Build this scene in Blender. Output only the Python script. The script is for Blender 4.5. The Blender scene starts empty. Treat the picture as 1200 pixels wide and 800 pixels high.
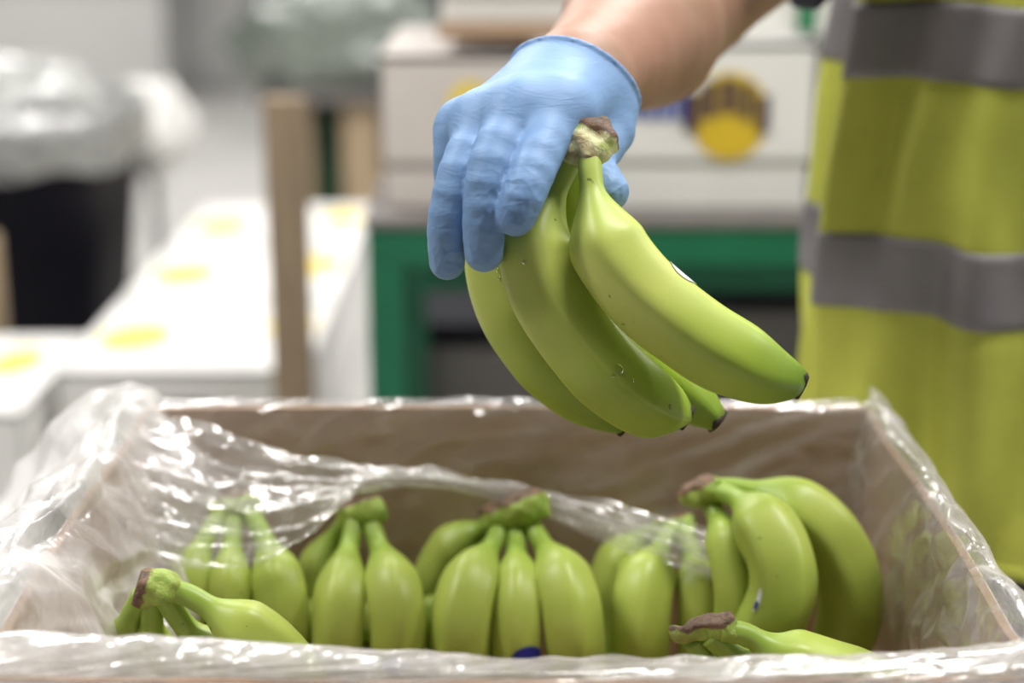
import bpy, bmesh, math, random
import numpy as np
from mathutils import Vector, noise as mnoise

random.seed(7); np.random.seed(7)
S = bpy.context.scene
COL = S.collection

# ------------------------------------------------------------------ camera
RIM = 0.99                         # height of the packing box rim above the floor
CAM_Z = RIM + 0.3755
PITCH = math.radians(15.6)
FPX = 2012.0                       # focal length in pixels of a 1200 px wide frame
cam_d = bpy.data.cameras.new('camera'); cam = bpy.data.objects.new('camera', cam_d); COL.objects.link(cam)
cam.location = (0, 0, CAM_Z); cam.rotation_euler = (math.pi/2 - PITCH, 0, 0)
cam_d.sensor_width = 36.0; cam_d.lens = 36.0*FPX/1200.0
cam_d.clip_start = 0.05; cam_d.clip_end = 60
cam_d.dof.use_dof = True; cam_d.dof.focus_distance = 0.955; cam_d.dof.aperture_fstop = 3.0
S.camera = cam

# ------------------------------------------------------------------ world, lamps, exposure
S.view_settings.view_transform = 'Standard'; S.view_settings.look = 'None'
S.view_settings.gamma = 1.0; S.view_settings.use_curve_mapping = False
S.view_settings.exposure = 0.36
w = bpy.data.worlds.new('hall_light'); S.world = w; w.use_nodes = True
w.node_tree.nodes['Background'].inputs[0].default_value = (0.97, 0.98, 1.0, 1)
w.node_tree.nodes['Background'].inputs[1].default_value = 0.07
LAMP_Z = 3.4
LAMPS = [(0.75, 1.0), (3.1, 1.0), (-2.0, 1.0), (-1.3, 3.2), (0.9, 3.2), (3.1, 3.2), (-1.3, 6.2), (0.9, 6.2), (-2.6, 8.8)]  # last lamp is an unseen extra, added to brighten the far left
LAMP_W = 47.0

# ------------------------------------------------------------------ helpers
CP, SP = math.cos(PITCH), math.sin(PITCH)
def at(px, py, D):
    """point D metres along the view axis that shows at pixel (px, py) of the 1200x800 frame"""
    X = (px-600)*D/FPX; a = (py-400)*D/FPX
    return Vector((X, D*CP - a*SP, CAM_Z - (a*CP + D*SP)))
def atY(px, py, Y):
    k = (py-400)/FPX
    return at(px, py, Y/(CP - k*SP))
CAMP = Vector((0, 0, CAM_Z))

def tag(o, label=None, cat=None, group=None, kind=None):
    if label: o['label'] = label
    if cat: o['category'] = cat
    if group: o['group'] = group
    if kind: o['kind'] = kind
    return o
def empty(name, loc=(0,0,0), rz=0):
    o = bpy.data.objects.new(name, None); COL.objects.link(o)
    o.location = loc; o.rotation_euler = (0,0,rz); o.empty_display_size = 0.05
    return o
def mesh_obj(name, verts, faces, mat, parent=None, smooth=True, attrs=None, world=True):
    me = bpy.data.meshes.new(name)
    me.from_pydata([tuple(v) for v in verts], [], [tuple(f) for f in faces])
    if smooth: me.polygons.foreach_set('use_smooth', [True]*len(me.polygons))
    if attrs:
        for k, vals in attrs.items():
            a = me.attributes.new(k, 'FLOAT', 'POINT'); a.data.foreach_set('value', np.asarray(vals, np.float32).ravel())
    if mat: me.materials.append(mat)
    me.update()
    o = bpy.data.objects.new(name, me); COL.objects.link(o)
    if parent:
        o.parent = parent
        if world:
            loc = Vector((0,0,0)); p = parent
            while p: loc += p.location; p = p.parent
            o.location = -loc
    return o
class MB:
    """collects boxes / bars / lathes into one mesh"""
    def __init__(s): s.v = []; s.f = []
    def box(s, x0, x1, y0, y1, z0, z1, b=0.0):
        n = len(s.v)
        if b <= 0:
            s.v += [(x,y,z) for z in (z0,z1) for y in (y0,y1) for x in (x0,x1)]
            s.f += [tuple(n+i for i in q) for q in ((0,2,3,1),(4,5,7,6),(0,1,5,4),(2,6,7,3),(0,4,6,2),(1,3,7,5))]
        else:
            bm = bmesh.new(); bmesh.ops.create_cube(bm, size=1)
            for v in bm.verts: v.co = ((v.co.x+.5)*(x1-x0)+x0, (v.co.y+.5)*(y1-y0)+y0, (v.co.z+.5)*(z1-z0)+z0)
            bmesh.ops.bevel(bm, geom=bm.edges[:], offset=b, segments=2, affect='EDGES', profile=0.6)
            bm.verts.index_update()
            s.v += [tuple(v.co) for v in bm.verts]; s.f += [tuple(n+v.index for v in f.verts) for f in bm.faces]; bm.free()
        return s
    def lathe(s, prof, c=(0,0), seg=28, sq=0.0, ax=1.0, ay=1.0):
        n = len(s.v)
        for r, z in prof:
            for i in range(seg):
                a = 2*math.pi*i/seg; ca, sa = math.cos(a), math.sin(a)
                k = 1.0/((abs(ca)**(2+sq)+abs(sa)**(2+sq))**(1/(2+sq)))
                s.v.append((c[0]+ax*r*k*ca, c[1]+ay*r*k*sa, z))
        for j in range(len(prof)-1):
            for i in range(seg):
                i2 = (i+1) % seg
                s.f.append((n+j*seg+i, n+j*seg+i2, n+(j+1)*seg+i2, n+(j+1)*seg+i))
        s.f.append(tuple(n+i for i in reversed(range(seg))))
        return s
    def build(s, name, mat, parent=None, smooth=False, world=True):
        return mesh_obj(name, s.v, s.f, mat, parent, smooth, world=world)

# ------------------------------------------------------------------ materials
def nodes_of(name):
    m = bpy.data.materials.new(name); m.use_nodes = True
    nt = m.node_tree; b = nt.nodes['Principled BSDF']
    return m, nt, b
def N(nt, typ, **kw):
    n = nt.nodes.new(typ)
    for k, v in kw.items(): setattr(n, k, v)
    return n
def noise_node(nt, scale, detail=4, rough=0.55, dist=0.0, coord='Object', vscale=None):
    tc = N(nt, 'ShaderNodeTexCoord'); n = N(nt, 'ShaderNodeTexNoise')
    n.inputs['Scale'].default_value = scale; n.inputs['Detail'].default_value = detail
    n.inputs['Roughness'].default_value = rough; n.inputs['Distortion'].default_value = dist
    if vscale:
        mp = N(nt, 'ShaderNodeMapping'); mp.inputs['Scale'].default_value = vscale
        nt.links.new(tc.outputs[coord], mp.inputs[0]); nt.links.new(mp.outputs[0], n.inputs['Vector'])
    else: nt.links.new(tc.outputs[coord], n.inputs['Vector'])
    return n
def mixc(nt, fac, a, b, typ='MIX'):
    m = N(nt, 'ShaderNodeMix', data_type='RGBA', blend_type=typ)
    for sock, val in ((m.inputs[0], fac), (m.inputs[6], a), (m.inputs[7], b)):
        if hasattr(val, 'links') or isinstance(val, bpy.types.NodeSocket): nt.links.new(val, sock)
        elif isinstance(val, (int, float)): sock.default_value = val
        else: sock.default_value = (*val, 1)
    return m.outputs[2]
def ramp(nt, src, stops):
    r = N(nt, 'ShaderNodeValToRGB'); nt.links.new(src, r.inputs[0])
    el = r.color_ramp.elements
    while len(el) < len(stops): el.new(0.5)
    for e, (p, c) in zip(el, stops):
        e.position = p; e.color = (*c, 1) if hasattr(c, '__len__') else (c, c, c, 1)
    return r.outputs[0]
def bump(nt, b, src, strength, dist):
    n = N(nt, 'ShaderNodeBump'); n.inputs['Strength'].default_value = strength; n.inputs['Distance'].default_value = dist
    nt.links.new(src, n.inputs['Height']); nt.links.new(n.outputs[0], b.inputs['Normal']); return n
def plain(name, c, rough=0.6, var=0.12, scale=14, bmp=0.0, bscale=120, bdist=0.001, metal=0.0, spec=0.5, vscale=None):
    m, nt, b = nodes_of(name)
    n = noise_node(nt, scale, vscale=vscale)
    dark = tuple(x*(1-var) for x in c); lite = tuple(min(1, x*(1+var)) for x in c)
    nt.links.new(ramp(nt, n.outputs[0], [(0.3, dark), (0.7, lite)]), b.inputs['Base Color'])
    b.inputs['Roughness'].default_value = rough; b.inputs['Metallic'].default_value = metal
    b.inputs['Specular IOR Level'].default_value = spec
    if bmp: bump(nt, b, noise_node(nt, bscale).outputs[0], bmp, bdist)
    return m

def banana_mat(name, neck, body, body2, tip):
    m, nt, b = nodes_of(name)
    at_ = N(nt, 'ShaderNodeAttribute', attribute_name='along')
    base = ramp(nt, at_.outputs['Fac'], [(0.0, neck), (0.16, neck), (0.33, body), (0.50, body), (0.80, body2), (1.0, tip)])
    n1 = noise_node(nt, 22, 3)
    base = mixc(nt, ramp(nt, n1.outputs[0], [(0.42, 0.0), (0.72, 0.45)]), base, body2)
    rg = N(nt, 'ShaderNodeAttribute', attribute_name='ridge')
    base = mixc(nt, ramp(nt, rg.outputs['Fac'], [(0.80, 0.0), (1.0, 0.30)]), base, tuple(min(1, x*1.12+.02) for x in body))
    n2 = noise_node(nt, 190, 2, 0.5)                                   # small dark specks of the peel
    base = mixc(nt, ramp(nt, n2.outputs[0], [(0.735, 0.0), (0.77, 0.75)]), base, (0.10, 0.10, 0.03))
    n4 = noise_node(nt, 70, 5, 0.7)
    base = mixc(nt, ramp(nt, n4.outputs[0], [(0.62, 0.0), (0.80, 0.25)]), base, tuple(x*0.62 for x in body2))
    nt.links.new(base, b.inputs['Base Color'])
    b.inputs['Roughness'].default_value = 0.40; b.inputs['Specular IOR Level'].default_value = 0.42
    b.inputs['Subsurface Weight'].default_value = 0.0
    n3 = noise_node(nt, 60, 4); bump(nt, b, n3.outputs[0], 0.12, 0.002)
    return m

M = {}
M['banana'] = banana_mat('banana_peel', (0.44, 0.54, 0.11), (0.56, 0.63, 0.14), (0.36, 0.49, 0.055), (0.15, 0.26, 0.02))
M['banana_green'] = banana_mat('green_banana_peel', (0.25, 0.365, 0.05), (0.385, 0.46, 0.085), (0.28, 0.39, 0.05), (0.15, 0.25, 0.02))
M['tip'] = plain('dried_tip', (0.035, 0.022, 0.015), 0.8, 0.4, 300, 0.5, 400)
def crown_mat(name, p1, p2, p3):
    m, nt, b = nodes_of(name)
    a = N(nt, 'ShaderNodeAttribute', attribute_name='brown')
    n = noise_node(nt, 150, 5, 0.65, 0.6)
    add = N(nt, 'ShaderNodeMath', operation='ADD'); nt.links.new(a.outputs['Fac'], add.inputs[0])
    sc = N(nt, 'ShaderNodeMath', operation='MULTIPLY_ADD'); nt.links.new(n.outputs[0], sc.inputs[0]); sc.inputs[1].default_value = 0.9; sc.inputs[2].default_value = -0.45
    nt.links.new(sc.outputs[0], add.inputs[1])
    n2 = noise_node(nt, 60, 3)
    pale = ramp(nt, n2.outputs[0], [(0.35, p1), (0.5, p2), (0.68, p3)])
    brown = ramp(nt, n.outputs[0], [(0.35, (0.055, 0.028, 0.015)), (0.65, (0.22, 0.12, 0.06))])
    nt.links.new(mixc(nt, ramp(nt, add.outputs[0], [(0.44, 0.0), (0.60, 1.0)]), pale, brown), b.inputs['Base Color'])
    b.inputs['Roughness'].default_value = 0.55
    bump(nt, b, n.outputs[0], 0.6, 0.003)
    return m
M['crown'] = crown_mat('cut_crown', (0.42, 0.49, 0.12), (0.66, 0.66, 0.36), (0.36, 0.26, 0.12))
M['crown_green'] = crown_mat('green_crown', (0.22, 0.34, 0.04), (0.34, 0.44, 0.08), (0.26, 0.30, 0.06))
M['crust'] = plain('dry_brown_crust', (0.13, 0.07, 0.035), 0.75, 0.6, 120, 0.7, 160, 0.003)
M['sticker_blue'] = plain('blue_sticker', (0.012, 0.02, 0.30), 0.35, 0.1)
M['sticker_white'] = plain('white_sticker', (0.75, 0.76, 0.78), 0.35, 0.05)
def water_mat():
    m, nt, b = nodes_of('water_drop'); b.inputs['Transmission Weight'].default_value = 1; b.inputs['IOR'].default_value = 1.33
    b.inputs['Roughness'].default_value = 0.02; b.inputs['Base Color'].default_value = (1,1,1,1); return m
M['water'] = water_mat()

def glove_mat():
    m, nt, b = nodes_of('blue_nitrile')
    n0 = noise_node(nt, 18, 3)
    nt.links.new(ramp(nt, n0.outputs[0], [(0.3, (0.20, 0.345, 0.60)), (0.7, (0.235, 0.39, 0.65))]), b.inputs['Base Color'])
    b.inputs['Roughness'].default_value = 0.52; b.inputs['Specular IOR Level'].default_value = 0.4
    # fine stretched creases over the hand, crumpled facets at the finger ends
    n1 = noise_node(nt, 55, 3, 0.55, 0.8, vscale=(0.8, 0.8, 2.6))
    tip = N(nt, 'ShaderNodeAttribute', attribute_name='crumple')
    v = N(nt, 'ShaderNodeTexVoronoi', feature='F1'); v.inputs['Scale'].default_value = 95
    tcv = N(nt, 'ShaderNodeTexCoord'); nz = noise_node(nt, 50, 2)
    mp = N(nt, 'ShaderNodeVectorMath', operation='MULTIPLY_ADD'); nt.links.new(nz.outputs[1], mp.inputs[0]); mp.inputs[1].default_value = (0.02, 0.02, 0.03)
    nt.links.new(tcv.outputs['Object'], mp.inputs[2]); nt.links.new(mp.outputs[0], v.inputs['Vector'])
    mu = N(nt, 'ShaderNodeMath', operation='MULTIPLY'); nt.links.new(v.outputs['Distance'], mu.inputs[0]); nt.links.new(tip.outputs['Fac'], mu.inputs[1])
    m2 = N(nt, 'ShaderNodeMath', operation='MULTIPLY'); nt.links.new(mu.outputs[0], m2.inputs[0]); m2.inputs[1].default_value = 0.9
    ad = N(nt, 'ShaderNodeMath', operation='MULTIPLY_ADD'); nt.links.new(n1.outputs[0], ad.inputs[0]); ad.inputs[1].default_value = 0.34; nt.links.new(m2.outputs[0], ad.inputs[2])
    bump(nt, b, ad.outputs[0], 0.5, 0.0035)
    return m
M['glove'] = glove_mat()
def skin_mat():
    m, nt, b = nodes_of('skin')
    n0 = noise_node(nt, 30, 5, 0.6); n1 = noise_node(nt, 7, 2)
    c = ramp(nt, n0.outputs[0], [(0.3, (0.33, 0.19, 0.125)), (0.7, (0.43, 0.265, 0.185))])
    c = mixc(nt, ramp(nt, n1.outputs[0], [(0.45, 0.0), (0.7, 0.5)]), c, (0.45, 0.22, 0.165))
    nt.links.new(c, b.inputs['Base Color']); b.inputs['Roughness'].default_value = 0.5
    bump(nt, b, noise_node(nt, 250, 3).outputs[0], 0.15, 0.001)
    return m
M['skin'] = skin_mat()
M['hair'] = plain('dark_hair', (0.03, 0.02, 0.014), 0.6, 0.4, 90, 0.6, 150, 0.003)
M['eye'] = plain('eye_white', (0.8, 0.78, 0.75), 0.2, 0.03)
M['iris'] = plain('iris', (0.03, 0.02, 0.015), 0.2, 0.1)
M['lip'] = plain('lip', (0.42, 0.17, 0.14), 0.45, 0.1)
M['navy'] = plain('navy_cloth', (0.018, 0.017, 0.035), 0.85, 0.2, 60, 0.3, 300)
M['trouser'] = plain('black_trouser_cloth', (0.018, 0.018, 0.026), 0.8, 0.25, 40, 0.3, 250)
M['boot'] = plain('boot_leather', (0.03, 0.022, 0.018), 0.5, 0.2)
def cloth(name, c, dk, weave=900, rough=0.7):
    m, nt, b = nodes_of(name)
    n = noise_node(nt, 9, 4, 0.6); n2 = noise_node(nt, 70, 4, 0.7)
    col = ramp(nt, n.outputs[0], [(0.35, dk), (0.65, c)])
    col = mixc(nt, ramp(nt, n2.outputs[0], [(0.55, 0.0), (0.8, 0.3)]), col, tuple(x*0.6 for x in dk))
    nt.links.new(col, b.inputs['Base Color']); b.inputs['Roughness'].default_value = rough
    bump(nt, b, noise_node(nt, weave, 2).outputs[0], 0.25, 0.0006)
    return m
M['vest'] = cloth('hi_vis_yellow', (0.52, 0.545, 0.075), (0.43, 0.455, 0.06))
M['band'] = cloth('grey_reflective_tape', (0.215, 0.20, 0.205), (0.165, 0.15, 0.155), 700, 0.5)
M['card'] = plain('brown_cardboard', (0.40, 0.265, 0.175), 0.75, 0.08, 9, 0.2, 300, 0.0006, vscale=(1, 1, 0.3))
M['card_white'] = plain('white_printed_cardboard', (0.72, 0.67, 0.65), 0.6, 0.04, 12)
M['carton'] = plain('white_carton', (0.72, 0.71, 0.69), 0.6, 0.04, 8)
M['carton_pink'] = plain('off_white_carton', (0.62, 0.57, 0.54), 0.6, 0.05, 8)
M['yellow_print'] = plain('yellow_print', (0.78, 0.60, 0.10), 0.6, 0.08, 30)
M['gold_print'] = plain('gold_print', (0.62, 0.43, 0.02), 0.6, 0.08, 30)
M['dark_print'] = plain('dark_purple_print', (0.05, 0.025, 0.045), 0.6, 0.08, 30)
M['blue_print'] = plain('blue_print', (0.03, 0.06, 0.32), 0.6, 0.08, 30)
M['green_print'] = plain('green_print', (0.03, 0.20, 0.09), 0.6, 0.08, 30)
M['lime_print'] = plain('lime_print', (0.45, 0.60, 0.12), 0.6, 0.08, 30)
M['wood'] = plain('pale_timber', (0.36, 0.27, 0.17), 0.7, 0.2, 12, 0.2, 90, 0.001, vscale=(6, 6, 0.6))
M['wood_dark'] = plain('weathered_timber', (0.29, 0.215, 0.14), 0.75, 0.2, 12, 0.2, 90, 0.001, vscale=(6, 6, 0.6))
M['green_steel'] = plain('green_painted_steel', (0.004, 0.125, 0.058), 0.42, 0.12, 20)
M['green_dark'] = plain('dark_green_plastic', (0.010, 0.055, 0.022), 0.5, 0.15, 20)
M['bin'] = plain('black_plastic', (0.004, 0.0035, 0.008), 0.6, 0.2, 20, spec=0.15)
M['grey_plastic'] = plain('grey_plastic', (0.16, 0.145, 0.14), 0.5, 0.12, 15)
M['white_table'] = plain('white_laminate', (0.62, 0.62, 0.62), 0.4, 0.04, 10)
M['steel'] = plain('galvanised_steel', (0.45, 0.46, 0.47), 0.4, 0.1, 30, metal=0.8)
M['floor'] = plain('pale_concrete', (0.56, 0.55, 0.53), 0.55, 0.10, 2.2, 0.15, 60, 0.001)
M['wall'] = plain('painted_wall', (0.66, 0.655, 0.64), 0.7, 0.04, 2.0, 0.1, 80, 0.001)
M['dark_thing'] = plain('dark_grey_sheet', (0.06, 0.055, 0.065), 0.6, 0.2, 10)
def lamp_mat():
    m, nt, b = nodes_of('lit_diffuser'); b.inputs['Emission Color'].default_value = (1, 0.98, 0.95, 1)
    b.inputs['Emission Strength'].default_value = 4.0; return m
M['diffuser'] = lamp_mat()

def film_mat(name='clear_film', tint=(0.90, 0.885, 0.87), haze=1.0, bscale=34):
    m, nt, b = nodes_of(name); nt.nodes.remove(b)
    out = nt.nodes['Material Output']
    def crease(sc, dist, det=1.0):
        n = noise_node(nt, sc, det, 0.5, dist)
        s1 = N(nt, 'ShaderNodeMath', operation='SUBTRACT'); s1.inputs[1].default_value = 0.5; a1 = N(nt, 'ShaderNodeMath', operation='ABSOLUTE')
        nt.links.new(n.outputs[0], s1.inputs[0]); nt.links.new(s1.outputs[0], a1.inputs[0]); return a1.outputs[0]
    c1, c2 = crease(bscale*.6, 0.7), crease(bscale*1.5, 0.9)
    hh = N(nt, 'ShaderNodeMath', operation='MULTIPLY_ADD'); nt.links.new(c2, hh.inputs[0]); hh.inputs[1].default_value = 0.30; nt.links.new(c1, hh.inputs[2])
    bp = N(nt, 'ShaderNodeBump'); bp.inputs['Strength'].default_value = 0.6; bp.inputs['Distance'].default_value = 0.0075
    nt.links.new(hh.outputs[0], bp.inputs['Height'])
    df = N(nt, 'ShaderNodeBsdfDiffuse'); df.inputs[0].default_value = (*tint, 1); nt.links.new(bp.outputs[0], df.inputs['Normal'])
    tl = N(nt, 'ShaderNodeBsdfTranslucent'); tl.inputs[0].default_value = (*tint, 1)
    mx = N(nt, 'ShaderNodeMixShader'); mx.inputs[0].default_value = 0.4
    nt.links.new(df.outputs[0], mx.inputs[1]); nt.links.new(tl.outputs[0], mx.inputs[2])
    tr = N(nt, 'ShaderNodeBsdfTransparent'); tr.inputs[0].default_value = (0.985, 0.98, 0.975, 1)
    hz = N(nt, 'ShaderNodeAttribute', attribute_name='haze')
    n2 = noise_node(nt, 16, 4, 0.6, 1.0)
    r2 = ramp(nt, n2.outputs[0], [(0.3, 0.55), (0.72, 1.45)])
    mu = N(nt, 'ShaderNodeMath', operation='MULTIPLY', use_clamp=True); nt.links.new(hz.outputs['Fac'], mu.inputs[0]); nt.links.new(r2, mu.inputs[1])
    m2 = N(nt, 'ShaderNodeMath', operation='MULTIPLY', use_clamp=True); nt.links.new(mu.outputs[0], m2.inputs[0]); m2.inputs[1].default_value = haze
    m1 = N(nt, 'ShaderNodeMixShader'); nt.links.new(m2.outputs[0], m1.inputs[0]); nt.links.new(tr.outputs[0], m1.inputs[1]); nt.links.new(mx.outputs[0], m1.inputs[2])
    gl = N(nt, 'ShaderNodeBsdfGlossy'); gl.inputs['Roughness'].default_value = 0.19; gl.inputs[0].default_value = (1, 1, 1, 1)
    nt.links.new(bp.outputs[0], gl.inputs['Normal'])
    fr = N(nt, 'ShaderNodeFresnel'); fr.inputs['IOR'].default_value = 1.5; nt.links.new(bp.outputs[0], fr.inputs['Normal'])
    fm = N(nt, 'ShaderNodeMath', operation='MULTIPLY', use_clamp=True); nt.links.new(fr.outputs[0], fm.inputs[0]); fm.inputs[1].default_value = 1.0
    fl = N(nt, 'ShaderNodeMath', operation='MINIMUM'); nt.links.new(fm.outputs[0], fl.inputs[0]); fl.inputs[1].default_value = 0.24
    m3 = N(nt, 'ShaderNodeMixShader'); nt.links.new(fl.outputs[0], m3.inputs[0]); nt.links.new(m1.outputs[0], m3.inputs[1]); nt.links.new(gl.outputs[0], m3.inputs[2])
    nt.links.new(m3.outputs[0], out.inputs['Surface'])
    return m
M['film'] = film_mat()
M['bag_grey'] = film_mat('grey_green_bag', (0.30, 0.34, 0.30), 1.0, 8)
M['bag'] = film_mat('thin_grey_bag', (0.66, 0.67, 0.65), 1.0, 12)

# ------------------------------------------------------------------ curves, grids, signed distance surfaces
def catmull(P, n):
    P = [np.array(p, float) for p in P]
    Q = [2*P[0]-P[1]] + P + [2*P[-1]-P[-2]]
    out = []
    m = len(P)-1
    for i in range(n):
        u = i/(n-1)*m; k = min(int(u), m-1); t = u-k
        a, b, c, d = Q[k:k+4]
        out.append(0.5*((2*b)+(c-a)*t+(2*a-5*b+4*c-d)*t*t+(-a+3*b-3*c+d)*t**3))
    return np.array(out)
def resample(pts, n):
    d = np.r_[0, np.cumsum(np.linalg.norm(np.diff(pts, axis=0), axis=1))]
    s = np.linspace(0, d[-1], n)
    return np.stack([np.interp(s, d, pts[:, k]) for k in range(3)], 1), d[-1]
def surface_nets(F, o, h):
    F = F.astype(np.float32); nx, ny, nz = F.shape
    ins = F < 0
    acc = np.zeros((nx-1, ny-1, nz-1, 3), np.float32); cnt = np.zeros((nx-1, ny-1, nz-1), np.float32)
    for ax in range(3):
        b, c = [k for k in range(3) if k != ax]
        for ob in (0, 1):
            for oc in (0, 1):
                s0 = [slice(None)]*3; s1 = [slice(None)]*3
                s0[ax] = slice(0, -1); s1[ax] = slice(1, None)
                for k, oo in ((b, ob), (c, oc)):
                    s0[k] = s1[k] = slice(oo, F.shape[k]-1+oo)
                f0, f1 = F[tuple(s0)], F[tuple(s1)]
                m = ins[tuple(s0)] != ins[tuple(s1)]
                t = np.where(m, f0/np.where(m, f0-f1, 1), 0)
                acc[..., ax] += np.where(m, t, 0); acc[..., b] += m*ob; acc[..., c] += m*oc
                cnt += m
    act = cnt > 0
    idx = -np.ones(act.shape, np.int64); idx[act] = np.arange(act.sum())
    ijk = np.argwhere(act)
    V = (ijk + acc[act]/cnt[act][:, None])*h + np.array(o)
    faces = []
    for ax in range(3):
        b, c = [(1, 2), (2, 0), (0, 1)][ax]
        s0 = [slice(None)]*3; s1 = [slice(None)]*3
        s0[ax] = slice(0, -1); s1[ax] = slice(1, None)
        for k in (b, c): s0[k] = s1[k] = slice(1, F.shape[k]-1)
        i0, i1 = ins[tuple(s0)], ins[tuple(s1)]
        for mask, flip in (((i0 & ~i1), False), ((~i0 & i1), True)):
            p = np.argwhere(mask)
            if len(p) == 0: continue
            q = []
            for db, dc in ((-1, -1), (0, -1), (0, 0), (-1, 0)):
                r = p.copy(); r[:, b] += 1+db; r[:, c] += 1+dc
                q.append(idx[r[:, 0], r[:, 1], r[:, 2]])
            q = np.stack(q, 1)
            faces.append(q[:, ::-1] if flip else q)
    Fc = np.concatenate(faces)
    return V, Fc
def smin(a, b, k):
    h = np.clip(0.5+0.5*(b-a)/k, 0, 1)
    return b+(a-b)*h-k*h*(1-h)
def cone(P, a, b, ra, rb, sc=None):
    """tapered capsule; sc squeezes the cross-section along a unit axis by a factor"""
    a = np.array(a, np.float32); b = np.array(b, np.float32)
    ab = b-a; q = P-a
    t = np.clip((q@ab)/(ab@ab), 0, 1)
    d = q - t[..., None]*ab
    if sc is not None:
        ax, f = sc; ax = np.array(ax, float); ax /= np.linalg.norm(ax)
        k = d@ax; d = d + (k*(1/f-1))[..., None]*ax
    return np.sqrt(np.einsum('...i,...i', d, d)) - (np.float32(ra)+np.float32(rb-ra)*t)
def ell(P, c, r):
    r = np.array(r, np.float32); q = (P-np.array(c, np.float32))/r
    L = np.sqrt((q*q).sum(-1))
    return (L-1)*L/np.maximum(np.sqrt(((q/r)**2).sum(-1)), 1e-6)*1.0
def grid_pts(lo, hi, h):
    ax = [np.arange(lo[k], hi[k]+h, h) for k in range(3)]
    return np.stack(np.meshgrid(*ax, indexing='ij'), -1).astype(np.float32)
def union(L, k):
    d = L[0]
    for e in L[1:]: d = smin(d, e, k)
    return d

# ------------------------------------------------------------------ the hall
MB().box(-9, 9, -4, 12, -0.12, 0).build('floor', M['floor'])['kind'] = 'structure'
MB().box(-9, 9, 11.0, 11.15, 0, 4.0).build('wall_back', M['wall'])['kind'] = 'structure'
MB().box(-9.15, -9, -4, 11.15, 0, 4.0).build('wall_left', M['wall'])['kind'] = 'structure'
MB().box(9, 9.15, -4, 11.15, 0, 4.0).build('wall_right', M['wall'])['kind'] = 'structure'
for i, (x, y) in enumerate(LAMPS):
    f = empty('ceiling_lamp', (x, y, LAMP_Z))
    tag(f, 'long fluorescent batten lamp hanging over the packing hall', 'lamp', 'batten lamps over the hall')
    MB().box(x-.62, x+.62, y-.16, y+.16, LAMP_Z+.02, LAMP_Z+.09, .01).build('housing', M['steel'], f)
    MB().box(x-.60, x+.60, y-.14, y+.14, LAMP_Z+.005, LAMP_Z+.0195).build('diffuser', M['diffuser'], f)
    ld = bpy.data.lights.new('lamp_light', 'AREA'); ld.shape = 'RECTANGLE'; ld.size = 1.2; ld.size_y = 0.26
    ld.energy = LAMP_W; ld.color = (1.0, 0.975, 0.94)
    lo = bpy.data.objects.new('lamp_light', ld); COL.objects.link(lo); lo.parent = f; lo.location = (0, 0, 0)

# ------------------------------------------------------------------ packing table and the open banana box
BX0, BX1, BY0, BY1, BZ = -0.258, 0.252, 0.770, 1.166, 0.752
tb = tag(empty('packing_table', (0, 0.98, 0)), 'pale packing table carrying the open box of green bananas', 'table')
MB().box(-.75, .34, .70, 1.19, .715, .7515, .004).build('table_top', M['white_table'], tb)
for x in (-.70, .29):
    for y in (.74, 1.15): MB().box(x-.02, x+.02, y-.02, y+.02, 0, .715).build('leg', M['steel'], tb)
TH = 0.006
bx = tag(empty('banana_box', (0, .97, BZ)), 'large open cardboard box, brown inside and white outside, full of green bananas', 'box')
def wall_panel(name, x0, x1, y0, y1, z0, z1, inner, parent):
    """board with brown inside and a white outer skin as a sub-part"""
    p = MB().box(x0, x1, y0, y1, z0, z1, .0012).build(name, M['card'], parent)
    return p
def bowed(name, p0, p1, z0, z1, th, bow, mat, parent, n=24, m=8, dip=0.0):
    """upright board from p0 to p1 with a slight outward bow towards the top"""
    p0 = np.array(p0); p1 = np.array(p1); d = p1-p0; nrm = np.array([d[1], -d[0]])/np.linalg.norm(d)
    V = []; F = []
    for side in (0, 1):
        for j in range(m+1):
            for i in range(n+1):
                u, v = i/n, j/m
                off = bow*math.sin(math.pi*u)*v**1.5 + side*th
                q = p0+d*u+nrm*off
                V.append((q[0], q[1], z0+(z1-z0-dip*min(1.0, 2.6*math.sin(math.pi*u)))*v))
    K = (n+1)*(m+1); g = lambda s, j, i: s*K+j*(n+1)+i
    for j in range(m):
        for i in range(n):
            F.append((g(0,j,i), g(0,j+1,i), g(0,j+1,i+1), g(0,j,i+1))); F.append((g(1,j,i), g(1,j,i+1), g(1,j+1,i+1), g(1,j+1,i)))
    for i in range(n):
        F.append((g(0,m,i), g(1,m,i), g(1,m,i+1), g(0,m,i+1))); F.append((g(0,0,i), g(0,0,i+1), g(1,0,i+1), g(1,0,i)))
    for j in range(m):
        F.append((g(0,j,0), g(1,j,0), g(1,j+1,0), g(0,j+1,0))); F.append((g(0,j,n), g(0,j+1,n), g(1,j+1,n), g(1,j,n)))
    o = mesh_obj(name, V, F, mat, parent, smooth=False)
    return o
MB().box(BX0, BX1, BY0, BY1, BZ, BZ+.006).build('bottom_panel', M['card'], bx)
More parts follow.
